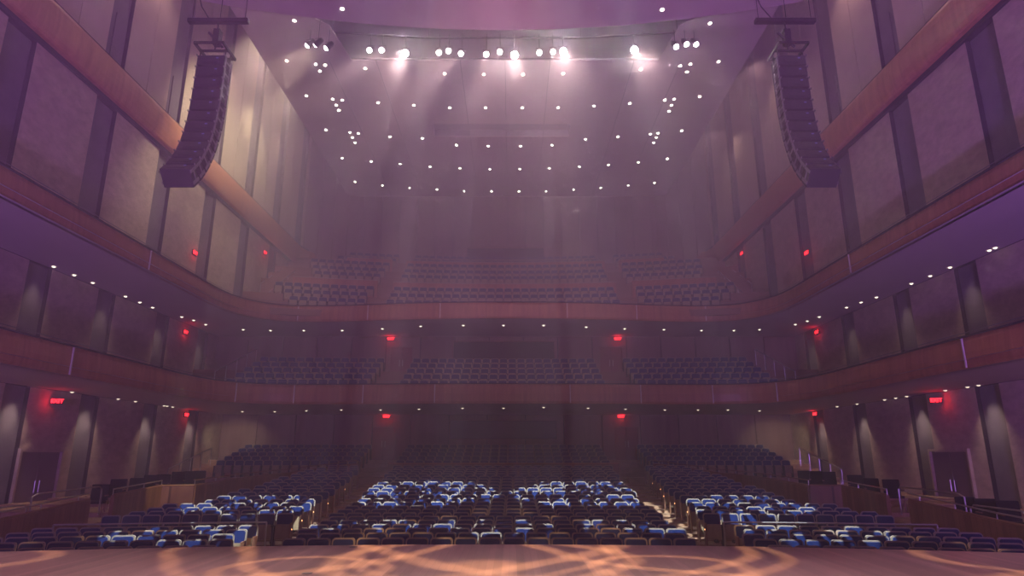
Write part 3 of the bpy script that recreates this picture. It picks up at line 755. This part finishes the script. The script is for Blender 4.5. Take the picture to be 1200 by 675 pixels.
for i, (px, py, big) in enumerate(SP):
    p = at_y(px, py, 29.3 if abs(px - 600) < 180 else (27.2 if i == 1 else 27.9)); tg = Vector(AIM[i])
    t = thing('stage_spotlight', ('dazzling' if big else 'small bright') + ' spotlight on the ceiling pipe, %s counting from the left' % ORD[i + 1], 'spotlight', p, group='stage spotlights on the ceiling pipe')
    q = (tg - p).to_track_quat('Z', 'Y').to_euler()
    h = obj('housing', me_canb if big else me_can, None, t); h.rotation_euler = q
    l = obj('lens', me_lensb if big else me_lens, None, h)
    yk = MB(); r = .23 if big else .18
    yk.tube([(-r, 0, 0), (-r, 0, r + .05), (r, 0, r + .05), (r, 0, 0)], .014, 6); yk.tube([(0, 0, r + .05), (0, 0, (22.78 if abs(px - 600) < 180 else 21.99) - p.z)], .018, 6)
    obj('yoke', yk, M['black'], t)
    d = (tg - p).normalized()
    e = 8500 if big else 4200
    if i == 0 or i == 2: e = 1700
    if i == 1: e = 3000
    if i > 15: e = 2000
    spot('stage_lamp', p + d * .3, tg, e, (1, .78, .54) if i < 3 else (1, .71, .63), 17 if big else (27 if i < 3 else 11) if i != 1 else 66, 1, .1)

# ------------------------------------------------------------------ line array loudspeakers
def line_array(s, nm):
    x = s * 10.2
    t = thing('line_array_speaker', 'tall curved black line array loudspeaker hanging at the %s of the stage' % nm, 'loudspeaker', (x, 20.0, 15.2))
    W, Dp, n = .96, .62, 12
    y, z, ang = 0.0, 0.0, 0.0
    for k in range(n):
        h = .445; ang = [0, 1, 2, 3, 5, 8, 12, 17, 23, 29, 36, 43][k] * PI / 180
        mx = Matrix.Translation((0, y, z)) @ Matrix.Rotation(-ang, 4, 'X')
        # trapezoid section: rear face (towards stage) at y=0, front (towards hall) at +Dp and taller
        vs = [(-W / 2, 0, -h + .05), (W / 2, 0, -h + .05), (W / 2, 0, -.03), (-W / 2, 0, -.03), (-W / 2, Dp, -h + .01), (W / 2, Dp, -h + .01), (W / 2, Dp, -.005), (-W / 2, Dp, -.005)]
        m = MB().add([mx @ Vector(v) for v in vs], [(0, 1, 2, 3), (5, 4, 7, 6), (1, 5, 6, 2), (4, 0, 3, 7), (3, 2, 6, 7), (4, 5, 1, 0)])
        b = obj('cabinet', m, M['speaker'], t, .012)
        obj('rear_panel', MB().box(-.28, .28, -.02, -.002, -h + .12, -.08, mx), M['speaker'], b)
        obj('badge', MB().box(.19 - .0, .27, -.03, -.021, -.17, -.13, mx), M['led'], b)
        for sx in (-1, 1):
            g = MB()
            xx = sx * (W / 2 + .012)
            g.box(xx - .012, xx + .012, .05, .14, -h + .02, -.02, mx); g.box(xx - .012, xx + .012, .42, .52, -h + .02, -.02, mx)
            g.box(xx - .012, xx + .012, .14, .42, -h * .55, -h * .42, mx)
            g.box(xx - .01, xx + .02, -.05, .03, -.07, -.02, mx)
            obj('rigging_plate', g, M['grille'], b)
        d = mx.to_3x3() @ Vector((0, 0, -h)); y += d.y; z += d.z
    f = MB(); z1 = .28
    for xx in (-.5, .5): f.box(xx - .03, xx + .03, -.3, .75, z1 - .05, z1 + .05)
    for yy in (-.28, .2, .7): f.box(-.5, .5, yy - .03, yy + .03, z1 - .04, z1 + .04)
    for xx in (-.44, .44):
        for yy in (.1, .5): f.box(xx - .02, xx + .02, yy - .02, yy + .02, -.02, z1)
    obj('flying_frame', f, M['black'], t)
    f = MB().box(-.10, .12, .1, .36, z1 + .25, z1 + .85); f.tube([(-.3, .2, z1 + .75), (.25, .2, z1 + .15)], .05, 6); f.tube([(0, .2, z1), (0, .2, 1.5)], .03, 6)
    obj('chain_hoist', f, M['black'], t, 0)
    f = MB().box(-1.08, 1.08, .08, .28, 1.42, 1.56); obj('suspension_beam', f, M['black'], t)
    for xx in (-.95, 0.05, .95): obj('cable', MB().tube([(xx, .18, 1.56), (xx, .18, ZCAN - 15.2 - .01)], .012, 6), M['black'], t)
    cb = MB().tube([(-s * -.0 - .3, .3, 1.5), (-.75, .3, 2.2), (-1.05, .3, 3.2), (-1.1, .3, 4.7)], .02, 6); obj('signal_cable', cb, M['black'], t)
    return t
line_array(-1, 'left'); line_array(1, 'right')

# ------------------------------------------------------------------ other light in the room
for s in (-1, 1):
    for y in (16, 20.2, 24.9, 29.3, 34.2, 38.9):                         # wall washers under both balconies
        spot('wall_washer', (s * (XL - .55), y, Z2B - .08), (s * (XL - .1), y, 0), 230, (1, .74, .58), 72, 1, .15)
        spot('wall_washer', (s * (XL - .55), y, Z3B - .08), (s * (XL - .1), y, 5), 100, (1, .74, .58), 62, 1, .12)
    spot('corner_washer', (s * 17.2, 38.8, Z2B - .1), (s * 17.3, 42.9, 1.5), 200, (1, .85, .55), 70, .8, .04)
    for y in (9, 17, 25, 33, 41):                                        # lamps high above the ledges graze the side walls
        spot('cove_lamp', (s * 14.3, y, 23.6), (s * 15.9, y, 12), 230, (1, .60, .60), 130, .8, .1)
for y in (31.5, 36.5): spot('cove_lamp', (-13.5, y, 24.8), (-15.9, y, 10), 3600, (1, .76, .54), 80, 1, .15)  # two unseen lamps added to brighten the far left wall and its haze
# violet stage wash from the wings
for s in (-1, 1):
    spot('violet_wash', (s * 9.5, -1.5, 2.2), (s * 18, 16, 12.5), 10500 if s < 0 else 15500, (.46, .18, 1), 92, .9, .4)
spot('mauve_wash', (0, 16, 15), (0, 46, 17.5), 3600, (.90, .42, .62), 78, .9, .5)  # unseen fill lamp added in mid-air for the rear wall and upper haze
spot('canopy_wash', (0, -2, 1.0), (0, 20, 18.5), 12500, (.70, .30, .78), 72, .9, .3)
for x in (-8, 0, 8): spot('stage_wash', (x, 4.5, 18), (x, 7.0 - abs(x) * .1, 0), 3900, (.78, .44, .66), 38, .5, .3)
spot('box_lamp', (-10.9, 22.3, 3.9), (-11.6, 24.1, -.1), 420, (1, .85, .42), 34, .4, .03)

# patterned projectors (gobos)
def gobo(o, build):
    l = o.data; l.use_nodes = True; nt = l.node_tree; em = nt.nodes['Emission']
    L = nt.links.new
    tc = nt.nodes.new('ShaderNodeTexCoord'); sp = nt.nodes.new('ShaderNodeSeparateXYZ'); L(tc.outputs['Normal'], sp.inputs[0])
    dx = N(nt, 'ShaderNodeMath', operation='DIVIDE'); L(sp.outputs[0], dx.inputs[0]); L(sp.outputs[2], dx.inputs[1])
    dy = N(nt, 'ShaderNodeMath', operation='DIVIDE'); L(sp.outputs[1], dy.inputs[0]); L(sp.outputs[2], dy.inputs[1])
    cb = nt.nodes.new('ShaderNodeCombineXYZ'); L(dx.outputs[0], cb.inputs[0]); L(dy.outputs[0], cb.inputs[1])
    L(build(nt, cb.outputs[0]), em.inputs['Strength'])
def g_rings(nt, v):
    L = nt.links.new; acc = None
    sc_ = N(nt, 'ShaderNodeVectorMath', operation='SCALE'); L(v, sc_.inputs[0]); sc_.inputs['Scale'].default_value = GSC
    n = N(nt, 'ShaderNodeTexNoise', Scale=.35, Detail=1.0); L(sc_.outputs[0], n.inputs['Vector'])
    for cx, cy, r, w, g in RINGS:
        d = N(nt, 'ShaderNodeVectorMath', operation='DISTANCE'); L(sc_.outputs[0], d.inputs[0]); d.inputs[1].default_value = (cx, cy, 0)
        a = N(nt, 'ShaderNodeMath', operation='MULTIPLY_ADD'); L(n.outputs[0], a.inputs[0]); a.inputs[1].default_value = .9 if r > .6 else 0; L(d.outputs['Value'], a.inputs[2])
        s_ = N(nt, 'ShaderNodeMath', operation='SUBTRACT'); L(a.outputs[0], s_.inputs[0]); s_.inputs[1].default_value = r + (.45 if r > .6 else 0)
        ab = N(nt, 'ShaderNodeMath', operation='ABSOLUTE'); L(s_.outputs[0], ab.inputs[0])
        mr = N(nt, 'ShaderNodeMapRange', interpolation_type='SMOOTHSTEP'); L(ab.outputs[0], mr.inputs[0]); mr.inputs[1].default_value = w * .3; mr.inputs[2].default_value = w * 1.6; mr.inputs[3].default_value = g; mr.inputs[4].default_value = 0
        if acc is None: acc = mr.outputs[0]
        else:
            m = N(nt, 'ShaderNodeMath', operation='ADD'); L(acc, m.inputs[0]); L(mr.outputs[0], m.inputs[1]); acc = m.outputs[0]
    sy = N(nt, 'ShaderNodeSeparateXYZ'); L(sc_.outputs[0], sy.inputs[0])
    mk = N(nt, 'ShaderNodeMapRange', interpolation_type='SMOOTHSTEP'); L(sy.outputs[1], mk.inputs[0]); mk.inputs[1].default_value = YM[0]; mk.inputs[2].default_value = YM[1]; mk.inputs[3].default_value = 1; mk.inputs[4].default_value = 0
    m = N(nt, 'ShaderNodeMath', operation='MULTIPLY'); L(acc, m.inputs[0]); L(mk.outputs[0], m.inputs[1])
    return m.outputs[0]
YM = (2.0, 2.5)
GSC = 18.0
RINGS = [(0, .1, .1, .45, 1.2), (.1, -.6, 2.2, .16, 1), (0, -2.5, 4.3, .14, .9), (5.2, -3.2, 4.6, .16, 1), (-5.2, -3.2, 4.6, .16, 1), (4.6, -5.5, 7.6, .18, 1), (-4.6, -5.5, 7.6, .18, 1),
         (2.6, .3, 1.1, .12, .8), (-2.6, .3, 1.1, .12, .8), (-1.2, -1.6, 3.4, .12, .7), (1.6, -1.8, 3.6, .12, .7), (8.5, -.5, 1.6, .14, .8), (-8.5, -.5, 1.8, .14, .8)]
def g_break(scale, th, soft=.03):
    def b(nt, v):
        L = nt.links.new
        n = N(nt, 'ShaderNodeTexNoise', Scale=scale, Detail=1.5, Distortion=1.5); L(v, n.inputs['Vector'])
        mr = N(nt, 'ShaderNodeMapRange', interpolation_type='SMOOTHSTEP'); L(n.outputs[0], mr.inputs[0]); mr.inputs[1].default_value = th; mr.inputs[2].default_value = th + soft
        return mr.outputs[0]
    return b
o = spot('stage_gobo', (0, 10, 18), (0, 10, 0), 12500, (1, .54, .27), 76, .4, .02); o.rotation_euler = (0, 0, 0); gobo(o, g_rings)
COOL = (.84, .90, 1)
for x, xt, yt, w, e in ((-1, -3.2, 26.6, 15.5, 80000), (1, 3.4, 26.6, 15.5, 80000), (-1, -8.3, 23.0, 12, 68000), (1, 8.0, 22.8, 12, 68000), (-1, -3.6, 17.9, 9, 56000), (0, -.2, 17.8, 10, 56000),
                        (1, 3.4, 17.9, 9, 56000), (-1, -7.2, 16.3, 10.5, 62000), (1, 7.5, 16.4, 10.5, 62000)):
    o = spot('seat_gobo', (x, 12.0, 18.6), (xt, yt, -.2), e, COOL, w, .12, .02); gobo(o, g_break(31, .51))

# ------------------------------------------------------------------ haze
hz = bpy.data.materials.new('stage_haze'); hz.use_nodes = True; nt = hz.node_tree
for n in list(nt.nodes):
    if n.type != 'OUTPUT_MATERIAL': nt.nodes.remove(n)
vs_ = nt.nodes.new('ShaderNodeVolumeScatter'); vs_.inputs['Color'].default_value = (.96, .80, .92, 1); vs_.inputs['Density'].default_value = .0145; vs_.inputs['Anisotropy'].default_value = .35  # mauve of the light is put into the scatter colour
geo = nt.nodes.new('ShaderNodeNewGeometry'); sp_ = nt.nodes.new('ShaderNodeSeparateXYZ'); nt.links.new(geo.outputs['Position'], sp_.inputs[0])
g1 = N(nt, 'ShaderNodeMapRange', interpolation_type='SMOOTHSTEP'); nt.links.new(sp_.outputs[2], g1.inputs[0]); g1.inputs[1].default_value = 2; g1.inputs[2].default_value = 19
g2 = N(nt, 'ShaderNodeMapRange', interpolation_type='SMOOTHSTEP'); nt.links.new(sp_.outputs[1], g2.inputs[0]); g2.inputs[1].default_value = 19; g2.inputs[2].default_value = 31
gm = N(nt, 'ShaderNodeMath', operation='MULTIPLY'); nt.links.new(g1.outputs[0], gm.inputs[0]); nt.links.new(g2.outputs[0], gm.inputs[1])
ga = N(nt, 'ShaderNodeMath', operation='MULTIPLY_ADD'); nt.links.new(gm.outputs[0], ga.inputs[0]); ga.inputs[1].default_value = .042; ga.inputs[2].default_value = .0068
nt.links.new(ga.outputs[0], vs_.inputs['Density'])
nt.links.new(vs_.outputs[0], [n for n in nt.nodes if n.type == 'OUTPUT_MATERIAL'][0].inputs['Volume'])
h = obj('haze', MB().box(-22, 22, -8, 54, -4, 32), hz); tag(h, 'thin mauve stage haze filling the whole hall and showing the light beams', 'haze', kind='stuff')

w = bpy.data.worlds.new('world'); bpy.context.scene.world = w; w.use_nodes = True
w.node_tree.nodes['Background'].inputs[0].default_value = (.02, .012, .03, 1); w.node_tree.nodes['Background'].inputs[1].default_value = .3
sc = bpy.context.scene
sc.view_settings.view_transform = 'Standard'; sc.view_settings.look = 'None'; sc.view_settings.gamma = 1; sc.view_settings.use_curve_mapping = False
sc.view_settings.exposure = 0.0
cy = sc.cycles
cy.use_denoising = True; cy.denoising_prefilter = 'ACCURATE'; cy.denoising_input_passes = 'RGB_ALBEDO_NORMAL'
try: cy.denoiser = 'OPENIMAGEDENOISE'
except Exception: pass
cy.max_bounces = 4; cy.diffuse_bounces = 3; cy.glossy_bounces = 2; cy.volume_bounces = 0; cy.transparent_max_bounces = 4
cy.use_light_tree = True; cy.sample_clamp_indirect = 6; cy.caustics_reflective = False; cy.caustics_refractive = False
print('SEATS', len(SEATS), 'near', len(near))
